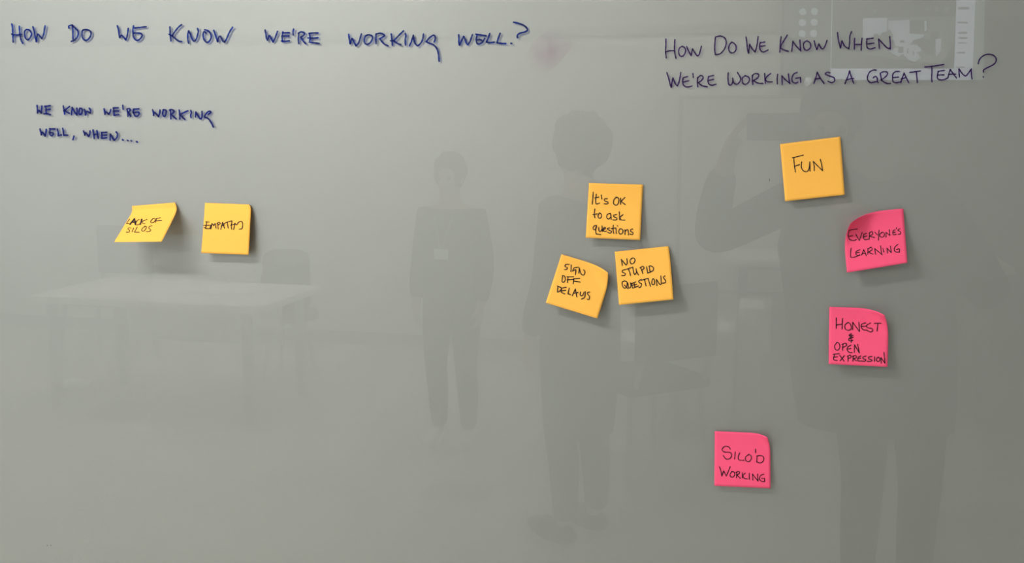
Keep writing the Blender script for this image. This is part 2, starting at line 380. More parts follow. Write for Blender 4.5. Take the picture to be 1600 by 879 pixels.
# ------------------------------------------------------------------ sticky notes
def paper_mat(name, col, tcol):
    m = bpy.data.materials.new(name); m.use_nodes = True
    nt = m.node_tree; b = nt.nodes['Principled BSDF']; o = nt.nodes['Material Output']
    b.inputs['Roughness'].default_value = 0.75
    b.inputs['Specular IOR Level'].default_value = 0.15
    tc = nt.nodes.new('ShaderNodeTexCoord')
    n = nt.nodes.new('ShaderNodeTexNoise'); n.inputs['Scale'].default_value = 420; n.inputs['Detail'].default_value = 4
    mxr = nt.nodes.new('ShaderNodeMix'); mxr.data_type = 'RGBA'
    mxr.inputs[6].default_value = tuple(c * .965 for c in col[:3]) + (1,)
    mxr.inputs[7].default_value = tuple(min(1, c * 1.03) for c in col[:3]) + (1,)
    nt.links.new(tc.outputs['Object'], n.inputs[0]); nt.links.new(n.outputs['Fac'], mxr.inputs[0])
    nt.links.new(mxr.outputs[2], b.inputs['Base Color'])
    bp = nt.nodes.new('ShaderNodeBump'); bp.inputs['Strength'].default_value = .12; bp.inputs['Distance'].default_value = .0005
    nt.links.new(n.outputs['Fac'], bp.inputs['Height']); nt.links.new(bp.outputs[0], b.inputs['Normal'])
    t = nt.nodes.new('ShaderNodeBsdfTranslucent'); t.inputs[0].default_value = tcol
    x = nt.nodes.new('ShaderNodeMixShader'); x.inputs[0].default_value = .10
    nt.links.new(b.outputs[0], x.inputs[1]); nt.links.new(t.outputs[0], x.inputs[2]); nt.links.new(x.outputs[0], o.inputs[0])
    return m
m_yel = paper_mat('yellow_paper', (0.94, 0.50, 0.092, 1), (1, .6, .1, 1))
m_pink = paper_mat('pink_paper', (0.93, 0.102, 0.235, 1), (1, .12, .2, 1))

def smooth(a, b, x):
    t = max(0, min(1, (x - a) / (b - a))); return t * t * (3 - 2 * t)

def make_note(label, m, rows, corner, words, group):
    """rows: (t, left px, right px, lift); corner: (side, dx, dy, reach, lift) curl of a top corner"""
    def P(s, t):
        for i in range(len(rows) - 1):
            if t <= rows[i + 1][0] + 1e-9 or i == len(rows) - 2: break
        k = [rows[max(0, i - 1)], rows[i], rows[i + 1], rows[min(len(rows) - 1, i + 2)]]
        f = (t - k[1][0]) / (k[2][0] - k[1][0])
        def hermite(get):
            p0, p1, p2, p3 = [get(r) for r in k]
            t0, t1, t2, t3 = [r[0] for r in k]
            if len(rows) == 2: return p1 + (p2 - p1) * f
            h = t2 - t1
            m1 = (p2 - p0) / (t2 - t0) if t2 > t0 else 0
            m2 = (p3 - p1) / (t3 - t1) if t3 > t1 else 0
            f2, f3 = f * f, f ** 3
            return (2 * f3 - 3 * f2 + 1) * p1 + (f3 - 2 * f2 + f) * h * m1 + (-2 * f3 + 3 * f2) * p2 + (f3 - f2) * h * m2
        u = hermite(lambda r: r[1][0]) * (1 - s) + hermite(lambda r: r[2][0]) * s
        v = hermite(lambda r: r[1][1]) * (1 - s) + hermite(lambda r: r[2][1]) * s
        if len(rows) == 2:
            lift = rows[0][3] + (rows[1][3] - rows[0][3]) * smooth(.08, 1.35, t) / smooth(.08, 1.35, 1)
        else: lift = hermite(lambda r: r[3])
        if corner:
            side, dx, dy, reach, cl = corner
            q = (s if side == 'L' else 1 - s) + t
            w = max(0, (reach - q) / reach) ** 2
            u += dx * w; v += dy * w; lift += cl * w
        return u, v, max(0.0004, lift)
    N = 22
    origin = unproj(*[sum(rows[0][1 + a][b] for a in (0, 1)) / 2 for b in (0, 1)], 0)
    root = empty('sticky_note', origin, label, 'sticky note', group)
    vs, fs = [], []
    for j in range(N + 1):
        for i in range(N + 1):
            u, v, l = P(i / N, j / N)
            vs.append(unproj(u, v, -l) - origin)
    for j in range(N):
        for i in range(N):
            a = j * (N + 1) + i
            fs.append((a, a + N + 1, a + N + 2, a + 1))
    pap = mesh_obj('paper', vs, fs, m, root, smooth=True)
    so = pap.modifiers.new('thickness', 'SOLIDIFY'); so.thickness = 0.0003; so.offset = -1
    L_ = lambda a, b: (vs[a] - vs[b]).length * 1000
    print('NOTE', label[:40], 'top %.0f bottom %.0f left %.0f right %.0f mm' % (L_(0, N), L_(N * (N + 1), N * (N + 2)), L_(0, N * (N + 1)), L_(N, N * (N + 2))))
    def place(u, v):
        s, t = .5, .5
        for _ in range(8):
            a = P(s, t); b = P(s + .01, t); c = P(s, t + .01)
            j11, j21 = (b[0] - a[0]) * 100, (b[1] - a[1]) * 100
            j12, j22 = (c[0] - a[0]) * 100, (c[1] - a[1]) * 100
            d = j11 * j22 - j12 * j21
            eu, ev = u - a[0], v - a[1]
            s += (eu * j22 - ev * j12) / d; t += (ev * j11 - eu * j21) / d
            s = max(-.1, min(1.1, s)); t = max(0, min(1.1, t))
        return unproj(u, v, -P(s, t)[2] - .0005) - origin
    last = None
    for word, (ox, oy, sc), wpx, txt in words:
        if word != last: a, b = [], []
        ribbon(txt, ox, oy, sc, wpx, place, a, b)
        last = word
        if txt.startswith('300,352'): continue        # the same word goes on in a bolder pen
        mesh_obj('handwritten_word', a, b, m_pen, root)['label'] = 'black handwritten word "%s"' % word
    return root

N1 = (175, 310, 10.983); N2 = (305, 305, 8.79); N3 = (905, 275, 7.99); N4 = (845, 385, 7.325); N5 = (950, 375, 7.99)
N6 = (1210, 205, 7.325); N7 = (1310, 315, 7.325); N8 = (1285, 470, 7.99); N9 = (1105, 665, 7.99)
GY = 'yellow sticky notes on the glass board'; GP = 'pink sticky notes on the glass board'
make_note('yellow sticky note reading LACK OF SILOS, its lower half lifting far off the glass', m_yel,
    [(0, (206.3, 321.6), (273.2, 316.2), .0006), (.13, (206.2, 330), (276.2, 325), .002), (.27, (202.6, 337.5), (273.6, 335), .011), (1, (178.4, 377.8), (252.6, 377.2), .055)], None,
    [('LACK', N1, 1.1, '300,352 270,395 248,428! 295,425 | 465,355 420,390 410,445 440,450 475,435 | 600,355 510,395! 525,420 570,428'),
     ('LACK', N1, 2.2, '310,440 350,390 385,345! 395,400 400,445 | 330,405 410,400 | 510,355 485,440'),
     ('OF', N1, 1.1, '700,345 670,380 665,410 700,415 735,385 740,350 700,342 | 765,340 745,410 | 755,345 830,328 | 750,385 855,375'),
     ('SILOS', N1, 1.1, '325,505 290,500 270,520 305,550 285,575 245,575 | 370,505 345,568 | 430,490 385,575! 465,578 | 570,475 520,510 510,550 540,560 580,520 590,480 560,472 | 690,465 640,480 635,515 665,535 640,565 590,568')], GY)
make_note('yellow sticky note reading EMPATHY, right of the strongly lifted one', m_yel,
    [(0, (320.2, 316.7), (389.4, 319.2), .0006), (.12, (319.6, 326), (391.9, 326), .003), (.4, (318, 348), (390.8, 350), .008), (1, (314.4, 395), (388.4, 397.8), .013)], None,
    [('EMPATHY', N2, 1.3, '145,362 190,365 | 155,365 150,410 140,455 | 115,412 205,408 | 120,440 155,455 200,455! 215,410 | 215,460 230,385! 255,415! 275,385 285,450 | 310,390 315,460 | 300,385 325,368 345,385 315,405 | 350,465 375,370! 400,450 | 355,420 400,405 | 380,400! 430,370 500,350 | 440,370 452,450 | 505,350 495,420 500,465 | 485,410 545,395 | 545,380 535,430 525,470 | 545,380 565,405 600,365 640,360 650,410 640,455 605,465')], GY)
make_note("yellow sticky note reading It's OK to ask questions, topmost of the middle three", m_yel,
    [(0, (920.2, 285.8), (1004.6, 288.2), .0006), (1, (915.2, 371.2), (1000.2, 374.8), .011)], None,
    [("It's", N3, 1.5, '175,200 170,270 162,350 | 213,225 205,290 212,345 255,335 | 195,270 245,262 | 275,235 282,285 | 350,280 315,285 318,308 360,325 355,345 310,345'),
     ('OK', N3, 1.5, '470,262 435,290 430,345 465,362 490,330 490,275 455,262 | 515,275 515,350 | 570,265 520,315! 575,355'),
     ('to', N3, 1.5, '195,410 188,470 195,520 | 172,480 225,470 | 250,462 235,490 240,520 270,520 278,485 262,462 248,460'),
     ('ask', N3, 1.5, '385,465 350,480 345,520 370,535 395,500 390,465 | 392,468 400,540 | 465,480 428,488 435,508 472,525 460,545 420,545 | 500,445 505,545 | 545,480 505,515! 525,545 570,548'),
     ('questions', N3, 1.5, '200,612 172,640 185,670 215,645 215,612 | 215,612 205,665 210,720! 270,730 | 245,640 245,675 260,692 285,660 285,620 | 285,630 290,690 | 300,665 330,650 318,635 300,665 315,692 340,685 | 380,645 350,655 375,675 405,690 385,712 355,700 | 425,612 422,665 430,715 | 400,655 455,645 | 458,650 462,715 | 475,618 480,622 | 510,655 492,690 510,722 540,710 545,675 520,655 505,660 | 570,670 572,728 | 572,690 600,665 612,690 615,735 | 670,660 640,668 645,690 672,705 665,728 632,722')], GY)
make_note('yellow sticky note reading SIGN OFF DELAYS, tilted clockwise with a curled top right corner', m_yel,
    [(0, (877.3, 396.9), (957.6, 421), .0008), (1, (852.8, 472.8), (933.4, 497.3), .016)], ('R', -8.0, 5.0, .55, .022),
    [('SIGN', N4, 1.5, '325,205 285,205 278,230 305,240 290,262 270,262 | 347,210 345,285 | 430,235 380,245 365,280! 400,265 395,320 | 435,305 440,245! 460,310 490,325 505,290 490,265'),
     ('OFF', N4, 1.5, '250,335 242,400 265,405 280,375 270,335 245,335 | 310,345 305,410 | 300,345 375,345 | 300,380 380,375 | 380,365 370,425 | 375,368 445,362 | 375,395 450,405'),
     ('DELAYS', N4, 1.6, '195,455 190,515 | 190,450 235,475 215,510 190,520 | 240,475 235,520 275,540 | 240,475 290,465 | 240,505 285,500 | 325,475 310,540! 340,548 | 360,560 395,485! 412,575 | 370,535 425,525 | 455,520 450,555 475,560 495,520 | 510,515 500,580 465,600 | 560,520 535,525 540,550 558,570 550,605 530,600')], GY)
make_note('yellow sticky note reading NO STUPID QUESTIONS, lower right of the middle three', m_yel,
    [(0, (960.4, 393), (1044.2, 384.3), .0006), (.15, (961.4, 404), (1046.3, 396.5), .0035), (.45, (963.5, 430), (1048.6, 421.5), .009), (1, (967.2, 476.2), (1052.2, 467.6), .017)], None,
    [('NO', N5, 1.6, '178,315 172,270 165,240! 225,310! 240,285 235,232 | 300,225 275,250 285,290 315,290 338,250 320,222 290,230'),
     ('STUPID', N5, 1.5, '215,365 180,378 182,400 215,415 205,440 170,440 | 215,368 310,335 | 255,360 272,405 280,440 | 310,340 320,400 335,430 355,400 350,355 | 350,370 378,432 | 408,340 435,418 | 400,345 435,325 450,350 420,375 | 480,330 495,412 | 515,330 525,400 | 495,410 560,380 565,340 530,320 510,325'),
     ('QUESTIONS', N5, 1.5, '215,510 180,520 180,570 210,600 235,570 235,520 200,508 | 205,560 250,605 | 245,530 260,595 285,580 280,530 | 290,540 310,600 | 285,545 345,520 | 310,560 355,550 | 320,595 380,570 | 325,530 335,590 | 415,490 385,505 390,530 420,545 405,585 385,590 | 415,500 500,475 | 455,495 475,570 | 500,480 530,575 | 560,480 545,520 555,555 580,545 580,500 565,480 | 610,565 605,490! 650,555 665,540! 660,445 | 710,445 690,465 715,500 715,530 680,535')], GY)
make_note('yellow sticky note reading FUN, set upper right below the purple heading', m_yel,
    [(0, (1218.8, 225), (1313.2, 213.3), .0006), (1, (1226.8, 314.2), (1319.8, 304), .009)], None,
    [('FUN', N6, 1.5, '205,303! 260,290 330,272 | 222,305 228,380 240,465 | 228,400 260,390 290,380 | 312,350 308,410 330,450 370,460 395,430 405,350 | 405,350 408,455 | 455,450 455,400 445,345! 500,400 552,450 | 525,320 540,380 552,450')], GY)
make_note("pink sticky note reading EVERYONE'S LEARNING, its top left corner curled", m_pink,
    [(0, (1314.6, 334.5), (1411.4, 325.7), .0012), (1, (1323.4, 425.6), (1417.8, 410.2), .020)], ('L', 15.0, 14.0, .72, .030),
    [("EVERYONE'S", N7, 1.25, "215,312 125,325! 112,380 130,430 180,442 205,430 | 125,395 165,388 | 200,375 220,410 238,442! 255,400 272,352 | 325,360 290,372! 295,430 345,428 | 292,400 325,392 | 355,355 352,430 | 350,358 385,340 390,370 355,395! 412,408 | 418,350 445,378 | 465,325 460,380 458,440 | 500,352 472,375 480,400 510,402 528,375 515,350 490,352 | 545,405 545,350! 590,385 | 582,320 590,385 | 650,320 625,330! 625,375 660,372 | 625,352 650,347 | 662,297 665,308 | 705,308 680,325 710,345 708,368 685,372"),
     ('LEARNING', N7, 1.25, '145,530 138,600 145,635 185,632 240,612 | 245,548 205,565! 200,600 225,615 245,605 | 205,585 240,578 | 265,610 290,548! 320,618 | 275,590 310,588 | 338,535 335,600 | 335,540 375,520 385,550 340,575! 395,598 | 425,600 415,535! 500,605 | 482,503 495,600 | 510,535 520,575 | 562,588 555,530! 605,583 | 595,505 605,580 | 680,487 645,520 640,560 665,575 700,572 | 665,545 698,540 698,578')], GP)
make_note('pink sticky note reading HONEST & OPEN EXPRESSION, its top right corner curled', m_pink,
    [(0, (1295.8, 479.2), (1389.6, 482), .0010), (1, (1294.9, 568.4), (1386.8, 573), .015)], ('R', -8.0, 10.0, .58, .020),
    [('HONEST', N8, 1.4, '172,210 172,270 172,342 | 250,218 245,350 | 172,298 248,288 | 320,265 282,300 285,345 320,365 360,345 350,290 320,265 | 378,355 378,265! 462,380 | 455,265 462,375 | 540,272 490,290 485,330 515,360 555,362 | 490,318 545,312 | 600,275 555,300 560,330 620,345 625,375 595,385 555,365 | 650,278 730,278 | 692,285 682,375'),
     ('&', N8, 1.4, '360,410 330,425 365,445 330,470 335,495 380,490 | 385,425 340,440 | 385,450 340,470 | 358,405 360,515'),
     ('OPEN', N8, 1.4, '185,515 155,550 160,600 195,610 218,570 205,525 180,515 | 255,540 252,615 | 245,540 290,525 300,555 250,580 | 355,550 315,575 310,610 335,640 370,642 | 315,600 355,590 | 398,640 400,545! 460,645 | 440,540 460,645'),
     ('EXPRESSION', N8, 1.4, '135,665 210,655 | 150,665 140,730 185,742 | 140,700 190,695 | 215,675 270,750 | 275,680 222,745 | 320,690 320,750 | 310,690 350,675 355,705 320,715 | 385,690 380,750 | 375,690 415,680 425,705 385,720! 425,745 | 480,685 445,705 445,745 490,748 | 445,718 480,712 | 545,685 505,700 510,722 545,730 530,750 495,750 | 620,690 575,700 580,722 620,735 605,752 560,752 | 652,695 650,752 | 695,700 672,725 685,752 710,750 718,722 700,700 | 735,775 730,705! 780,775 | 768,640 775,710 782,775')], GP)
make_note("pink sticky note reading SILO'D WORKING, alone near the bottom", m_pink,
    [(0, (1116.8, 673.2), (1203.6, 677), .0008), (1, (1116.2, 758.5), (1204, 762.5), .0065)], ('R', -5.0, 6.0, .38, .012),
    [("SILO'D", N9, 1.3, "288,290 265,260 215,258 185,295 215,325 280,330 305,360 285,405 235,412 200,370 | 350,325 342,412 | 405,338 385,390 400,425 460,430 | 520,358 480,385 480,430 520,445 550,410 545,370 515,355 | 603,290 605,335 | 622,378 618,450! 665,462 702,430 700,385 665,370 618,375"),
     ('WORKING', N9, 1.3, '152,507 170,560 183,625! 205,560! 238,625! 262,570 287,507 | 315,568 288,595 290,630 320,638 345,605 335,575 305,568 | 368,575 365,645 | 360,578 395,565 402,590 368,612! 412,652 | 438,585 438,650 | 475,588 440,620! 465,655 500,660 | 525,590 525,665 | 570,675 565,600! 635,690 | 628,600 635,690 | 705,602 665,620 652,665 680,692 718,692 | 680,655 715,655! 718,695')], GP)

# ------------------------------------------------------------------ the room the glass mirrors
def quad_mesh(name, pts, m, parent, origin, th=0.0):
    return mesh_obj(name, pts, [tuple(range(len(pts)))], m, parent, origin)

m_wood = mat('pale_table_top', srgb(238, 238, 234), .35, noise=.01)
m_grey = mat('grey_fabric', srgb(120, 122, 124), .9, noise=.06)
m_dark = mat('dark_fabric', srgb(34, 36, 40), .9, noise=.08)
m_paper = mat('white_paper', srgb(245, 245, 243), .8, noise=.01)
m_card = mat('pale_box_card', srgb(214, 212, 204), .8, noise=.02)

# --- wall display with a video call on it
DY = 5.54
def D(u, v, off=0.0):
    return refl(u, v, DY - off)
m_bezel = mat('display_bezel', srgb(60, 62, 63), .4)
def emis(name, rgb, s): return mat(name, srgb(*rgb), emit=s * 2.2)
m_s_dark = emis('screen_dark', (118, 120, 122), .8)
m_s_mid = emis('screen_mid', (170, 172, 172), .9)
m_s_white = emis('screen_white', (226, 236, 255), 1.9)
m_s_soft = emis('screen_soft', (214, 224, 245), 1.5)
m_s_green = emis('screen_edge', (190, 215, 205), 1.0)
a = D(1218, 129); b = D(1545, -62)
disp = empty('wall_display', ((a.x + b.x) / 2, -5.6, a.z), 'large wall display showing a video call, reflected at the upper right', 'display')
do = disp.location.copy()
x0, x1 = min(a.x, b.x), max(a.x, b.x)
zb = min(D(1218, 129).z, D(1545, 129).z)
bm = bmesh.new(); box(bm, (x0 - do.x, 0.0, zb - 0.02 - do.z), (x1 - do.x, 0.055, b.z + .02 - do.z), .006)
bm_obj('housing', bm, m_bezel, disp)
def spoly(name, m, pts, layer):
    vs = [D(u, v) for u, v in pts]
    for p in vs: p.y = -DY + .0025 * layer
    return vs
def sput(name, m, plist, layer, parent):
    vs, fs = [], []
    for pts in plist:
        k = len(vs); vs += [p - do for p in spoly(name, m, pts, layer)]; fs.append(tuple(range(k, len(vs))))
    return mesh_obj(name, vs, fs, m, parent)
R_ = lambda u0, v0, u1, v1: [(u0, v0), (u1, v0), (u1, v1), (u0, v1)]
scr = sput('screen', m_s_dark, [[(1226, -58), (1540, -58), (1540, 125), (1224, 125)]], 1, disp)
def sub(name, m, plist, layer):
    return sput(name, m, plist, layer, scr)
sub('screen_strip', m_s_green, [[(1526, -55), (1540, -55), (1536, 125), (1519, 125)]], 2)['label'] = 'greenish strip at the right of the screen'
sub('chat_column', m_s_white, [[(1496, -55), (1526, -55), (1519, 125), (1490, 125)]], 2)['label'] = 'white column with lines of text'
for q in (R_(1497, 11, 1514, 15), R_(1496, 34, 1512, 37), R_(1497, 50, 1511, 53), R_(1497, 58, 1511, 61), R_(1497, 66, 1510, 68), R_(1495, 81, 1508, 84), R_(1494, 104, 1507, 106)):
    sub('text_line', m_s_mid, [q], 3)
sub('task_bar', m_s_white, [[(1298, 107), (1491, 107), (1491, 125), (1297, 125)]], 2)['label'] = 'white bar along the foot of the screen'
sub('divider_line', m_s_soft, [[(1300.5, -55), (1302.2, -55), (1298.8, 107), (1297.2, 107)]], 2)
for cx, cy in ((1254.5, 18.5), (1272.5, 18), (1253.8, 35.5), (1272, 35), (1253.3, 52.5), (1271.3, 52.3)):
    sub('participant_dot', m_s_soft, [[(cx + 5.6 * math.cos(k * math.pi / 10), cy + 5.6 * math.sin(k * math.pi / 10)) for k in range(20)]], 2)
for cx, cy, r in ((1449, 14, 3.6), (1463.5, 14, 4.2), (1479, 14, 4.6), (1366, 17, 3)):
    sub('call_button', m_s_mid, [[(cx + r * math.cos(k * math.pi / 8), cy + r * math.sin(k * math.pi / 8)) for k in range(16)]], 2)
sub('video_picture', m_s_mid, [[(1348, 28), (1493, 26), (1490, 70), (1470, 100), (1400, 92), (1346, 84)]], 2)
sub('video_wall', m_s_soft, [[(1348, 29), (1386, 28), (1386, 50), (1372, 56), (1348, 60)]], 3)
sub('video_wall', m_s_soft, [[(1388, 33), (1421, 31), (1421, 53), (1444, 54), (1438, 62), (1424, 66), (1416, 74), (1400, 72), (1394, 60), (1388, 54)]], 3)
sub('video_table', m_s_soft, [[(1388, 80), (1396, 76), (1422, 70), (1438, 70), (1440, 80), (1432, 82), (1438, 90), (1429, 97), (1420, 94), (1410, 84), (1404, 89)]], 4)
sub('video_screen', m_s_dark, [R_(1421.5, 32, 1450, 52)], 4)
sub('video_chair', m_s_dark, [[(1425, 64), (1440, 59), (1452, 62), (1454, 50), (1462, 48), (1468, 51), (1461, 70), (1458, 86), (1446, 84), (1438, 76)],
    [(1364, 54), (1370, 52), (1374, 57), (1378, 51), (1384, 50), (1390, 46), (1394, 52), (1396, 58), (1380, 66), (1366, 62)], R_(1403, 73, 1411, 83), R_(1406, 63, 1413, 67), R_(1417, 75, 1419, 84), R_(1426, 80, 1428, 87)], 5)
sub('video_screen_edge', m_s_soft, [R_(1444, 33, 1447.5, 49)], 6)
sub('video_sleeve', m_s_soft, [[(1461, 62), (1470, 60), (1469, 80), (1462, 88)]], 6)

# grey panel added behind the display to darken the right of the reflection
m_darkening = mat('darkening_panel_grey', srgb(150, 151, 148), .95, noise=.03)
struct('darkening_panel', (D(1222, 60).x, -5.6, 0.09), (RX1, -5.585, CEIL + .05), m_darkening)

# --- tall pale standing panel (mobile board)
pa = refl(1068, 155, 4.9); pb = refl(1330, 155, 4.9)
t = empty('mobile_board', ((pa.x + pb.x) / 2, -4.9, 0), 'tall pale standing board with a thin dark frame, reflected left of the photographer', 'board')
w = (pb.x - pa.x) / 2; zt_ = pa.z
bm = bmesh.new(); box(bm, (-w, -.012, .62), (w, .012, zt_)); bm_obj('board_face', bm, m_paper, t)
for nm, lo, hi in (('frame', (-w - .025, -.02, .6), (-w, .02, zt_ + .02)), ('frame', (w, -.02, .6), (w + .025, .02, zt_ + .02)),
                   ('frame', (-w, -.02, zt_), (w, .02, zt_ + .02)), ('frame', (-w, -.02, .6), (w, .02, .62))):
    bm = bmesh.new(); box(bm, lo, hi); bm_obj(nm, bm, m_trim, t)
for s in (-1, 1):
    bm = bmesh.new(); tube(bm, (s * w * .9, 0, .05), (s * w * .9, 0, .62), .02); box(bm, (s * w * .9 - .02, -.28, .03), (s * w * .9 + .02, .28, .06), .004)
    for e in (-.26, .26): tube(bm, (s * w * .9 - .015, e, .03), (s * w * .9 + .015, e, .03), .03, 12)
    bm_obj('leg', bm, m_metal, t)

# --- left meeting table
def table(name, x0, x1, y0, y1, z, label, legs=True, panel=False):
    cx, cy = (x0 + x1) / 2, (y0 + y1) / 2
    t = empty(name, (cx, cy, 0), label, 'table')
    hx, hy = (x1 - x0) / 2, (y1 - y0) / 2
    bm = bmesh.new(); box(bm, (-hx, -hy, z - .04), (hx, hy, z), .006); bm_obj('table_top', bm, m_wood, t)
    for sx in (-1, 1):
        for sy in (-1, 1):
            bm = bmesh.new(); box(bm, (sx * (hx - .12) - .022, sy * (hy - .06) - .022, 0), (sx * (hx - .12) + .022, sy * (hy - .06) + .022, z - .04), .003)
            bm_obj('leg', bm, m_metal, t)
    if panel:
        bm = bmesh.new(); box(bm, (-hx + .22, -hy + .12, .32), (hx - .2, -hy + .14, z - .05)); bm_obj('modesty_panel', bm, m_white, t)
    bm = bmesh.new(); box(bm, (-hx + .14, -.02, z - .09), (hx - .14, .02, z - .045)); bm_obj('rail', bm, m_metal, t)
    return t
tx0, tx1 = refl(40, 465, 3.4).x, refl(408, 485, 3.4).x
TZ = refl(220, 470, 3.4).z
table('meeting_table', tx0, tx1, -4.15, -3.4, TZ, 'white meeting table with papers on it, reflected below the left notes', panel=True)
for k, (u, v, rz, wx, wy) in enumerate(((175, 452, .2, .30, .21), (270, 447, -.3, .21, .30), (330, 455, .5, .21, .15), (372, 452, .1, .15, .10))):
    p = refl(u, v, 3.75)
    bm = bmesh.new(); box(bm, (-wx / 2, -wy / 2, 0), (wx / 2, wy / 2, .004 + .002 * k))
    o = bm_obj('paper_sheet', bm, m_paper, None, Vector((p.x, -3.7 - .03 * k, TZ + .0005))); o.rotation_euler.z = rz
    o['label'] = ['wide paper stack at the left end of the reflected white table', 'upright paper sheet in the middle of the reflected white table',
                  'small tilted paper on the right half of the reflected table', 'smallest paper near the right end of the reflected table'][k]
    o['category'] = 'paper'; o['group'] = 'papers on the reflected table'
p = refl(437, 440, 4.35)
t = empty('backpack', (p.x, -4.45, 0), 'dark backpack standing on a low stool behind the reflected white table', 'bag')
bm = bmesh.new(); box(bm, (-.14, -.10, .45), (.14, .10, .84), .06); bm_obj('bag_body', bm, m_dark, t, smooth=True)
bm = bmesh.new(); box(bm, (-.12, .09, .50), (.12, .14, .70), .03); bm_obj('pocket', bm, m_dark, t, smooth=True)
t = empty('stool', (p.x, -4.45, 0), 'low grey stool under the dark backpack', 'stool')
bm = bmesh.new(); tube(bm, (0, 0, .40), (0, 0, .449), .19, 28); bm_obj('seat', bm, m_grey, t)
for k in range(4):
    an = k * math.pi / 2 + .78
    bm = bmesh.new(); tube(bm, (.10 * math.cos(an), .10 * math.sin(an), .40), (.18 * math.cos(an), .18 * math.sin(an), 0), .013); bm_obj('leg', bm, m_metal, t)

def chair(loc, rz, label, mf):
    t = empty('meeting_chair', loc, label, 'chair', 'chairs in the reflected room', rz)
    bm = bmesh.new(); box(bm, (-.23, -.22, .42), (.23, .22, .48), .025); bm_obj('seat', bm, mf, t, smooth=True)
    bm = bmesh.new(); box(bm, (-.22, -.26, .58), (.22, -.225, .92), .016)
    for v in bm.verts: v.co.y -= .05 * (1 - (v.co.x / .22) ** 2)
    bm_obj('backrest', bm, mf, t, smooth=True)
    for sx in (-1, 1):
        for sy in (-1, 1):
            bm = bmesh.new(); tube(bm, (sx * .19, sy * .17, .43), (sx * .23, sy * .22, 0), .012); bm_obj('leg', bm, m_metal, t)
        bm = bmesh.new(); tube(bm, (sx * .19, -.20, .44), (sx * .19, -.26, .62), .012); bm_obj('back_post', bm, m_metal, t)
    return t
p = refl(160, 420, 4.6)
chair((p.x, -4.62, 0), 0.0, 'grey chair behind the left end of the reflected white table', m_grey)
p = refl(1018, 540, 3.3)
chair((p.x - .03, -3.25, 0), 2.4, 'dark chair between the near person and the photographer', m_dark)

# crumpled paper on the floor (lower left) and the floor socket cover
FD = 3.0
while refl(118, 600, FD).z > 0.03: FD += .01
p = refl(118, 598, FD)
bm = bmesh.new(); bmesh.ops.create_icosphere(bm, subdivisions=3, radius=.07)
rr = random.Random(3)
for v in bm.verts:
    v.co *= .8 + .35 * rr.random(); v.co.x *= 1.25; v.co.z *= .45
zmin = min(v.co.z for v in bm.verts)
o = bm_obj('crumpled_paper', bm, m_paper, None, Vector((p.x, -FD, -zmin)))
o['label'] = 'small white crumpled paper on the floor, reflected at the lower left under the table'; o['category'] = 'paper'
ca = refl(715, 768, 2.75)
bm = bmesh.new(); box(bm, (-.14, -.12, 0), (.14, .12, .006), .002)
o = bm_obj('floor_hatch', bm, m_trim, None, Vector((ca.x, -2.75, 0))); o['kind'] = 'structure'

# --- right desk with boxes beneath and beside it
t = table('side_desk', refl(1125, 410, 4.3).x, refl(1125, 410, 4.3).x + 1.5, -4.85, -4.3, refl(1160, 405, 4.3).z, 'pale desk along the back of the room, reflected right of centre')
bxs = [(962, 1000, 520, 4.45), (1003, 1058, 545, 4.35), (1060, 1100, 480, 4.5), (1104, 1150, 505, 4.4), (1152, 1196, 470, 4.5)]
labs = ['low pale box leftmost in the row of boxes before the desk', 'lowest pale box in the row before the desk', 'tall pale box in the middle of the row',
        'medium pale box right of the tall middle one', 'tallest pale box at the right end of the row']
for (u0, u1, vt, dep), lab in zip(bxs, labs):
    a = refl(u0, 560, dep - .35); b = refl(u1, vt, dep - .35)
    hgt = max(.15, b.z)
    t = empty('storage_box', ((a.x + b.x) / 2, -dep + .35 - .16 + .25, 0), lab, 'box', 'storage boxes by the back desk')
    hw = (b.x - a.x) / 2 - .004
    bm = bmesh.new(); box(bm, (-hw, -.15, 0), (hw, .15, hgt - .05), .004); bm_obj('box_body', bm, m_card, t)
    bm = bmesh.new(); box(bm, (-hw, -.155, hgt - .0495), (hw, .155, hgt), .004); bm_obj('lid', bm, m_white, t)

# ------------------------------------------------------------------ people seen in the glass
m_skin = mat('skin', srgb(196, 150, 124), .55, noise=.03)
m_hair = mat('dark_hair', srgb(38, 30, 26), .7, noise=.2, scale=120)
m_top1 = mat('charcoal_knit', srgb(48, 50, 54), .9, noise=.08)
m_top2 = mat('dark_coat_cloth', srgb(38, 39, 44), .9, noise=.08)
m_trs = mat('dark_trousers', srgb(40, 42, 48), .9, noise=.08)
m_shoe = mat('white_sneaker', srgb(225, 225, 222), .6, noise=.02)
m_shoe_d = mat('black_shoe', srgb(22, 22, 24), .4)
m_eye = mat('eye', srgb(40, 30, 26), .2)

def skin_mesh(name, J, Ed, m, parent, root, grow=0.0, only=None, sub=2):
    ks = [k for k in J if only is None or k in only]
    idx = {k: i for i, k in enumerate(ks)}
    me = bpy.data.meshes.new(name)
    me.from_pydata([J[k][0] for k in ks], [(idx[a], idx[b]) for a, b in Ed if a in idx and b in idx], [])
    o = bpy.data.objects.new(name, me); C.objects.link(o); o.parent = parent
    md = o.modifiers.new('skin', 'SKIN'); md.use_smooth_shade = True
    for i, k in enumerate(ks):
        r = J[k][1]; r = (r, r) if isinstance(r, float) else r
        me.skin_vertices[0].data[i].radius = (r[0] + grow, r[1] + grow)
        me.skin_vertices[0].data[i].use_root = (k == root)
    sb = o.modifiers.new('sub', 'SUBSURF'); sb.levels = sub; sb.render_levels = sub
    me.materials.append(m)
    return o

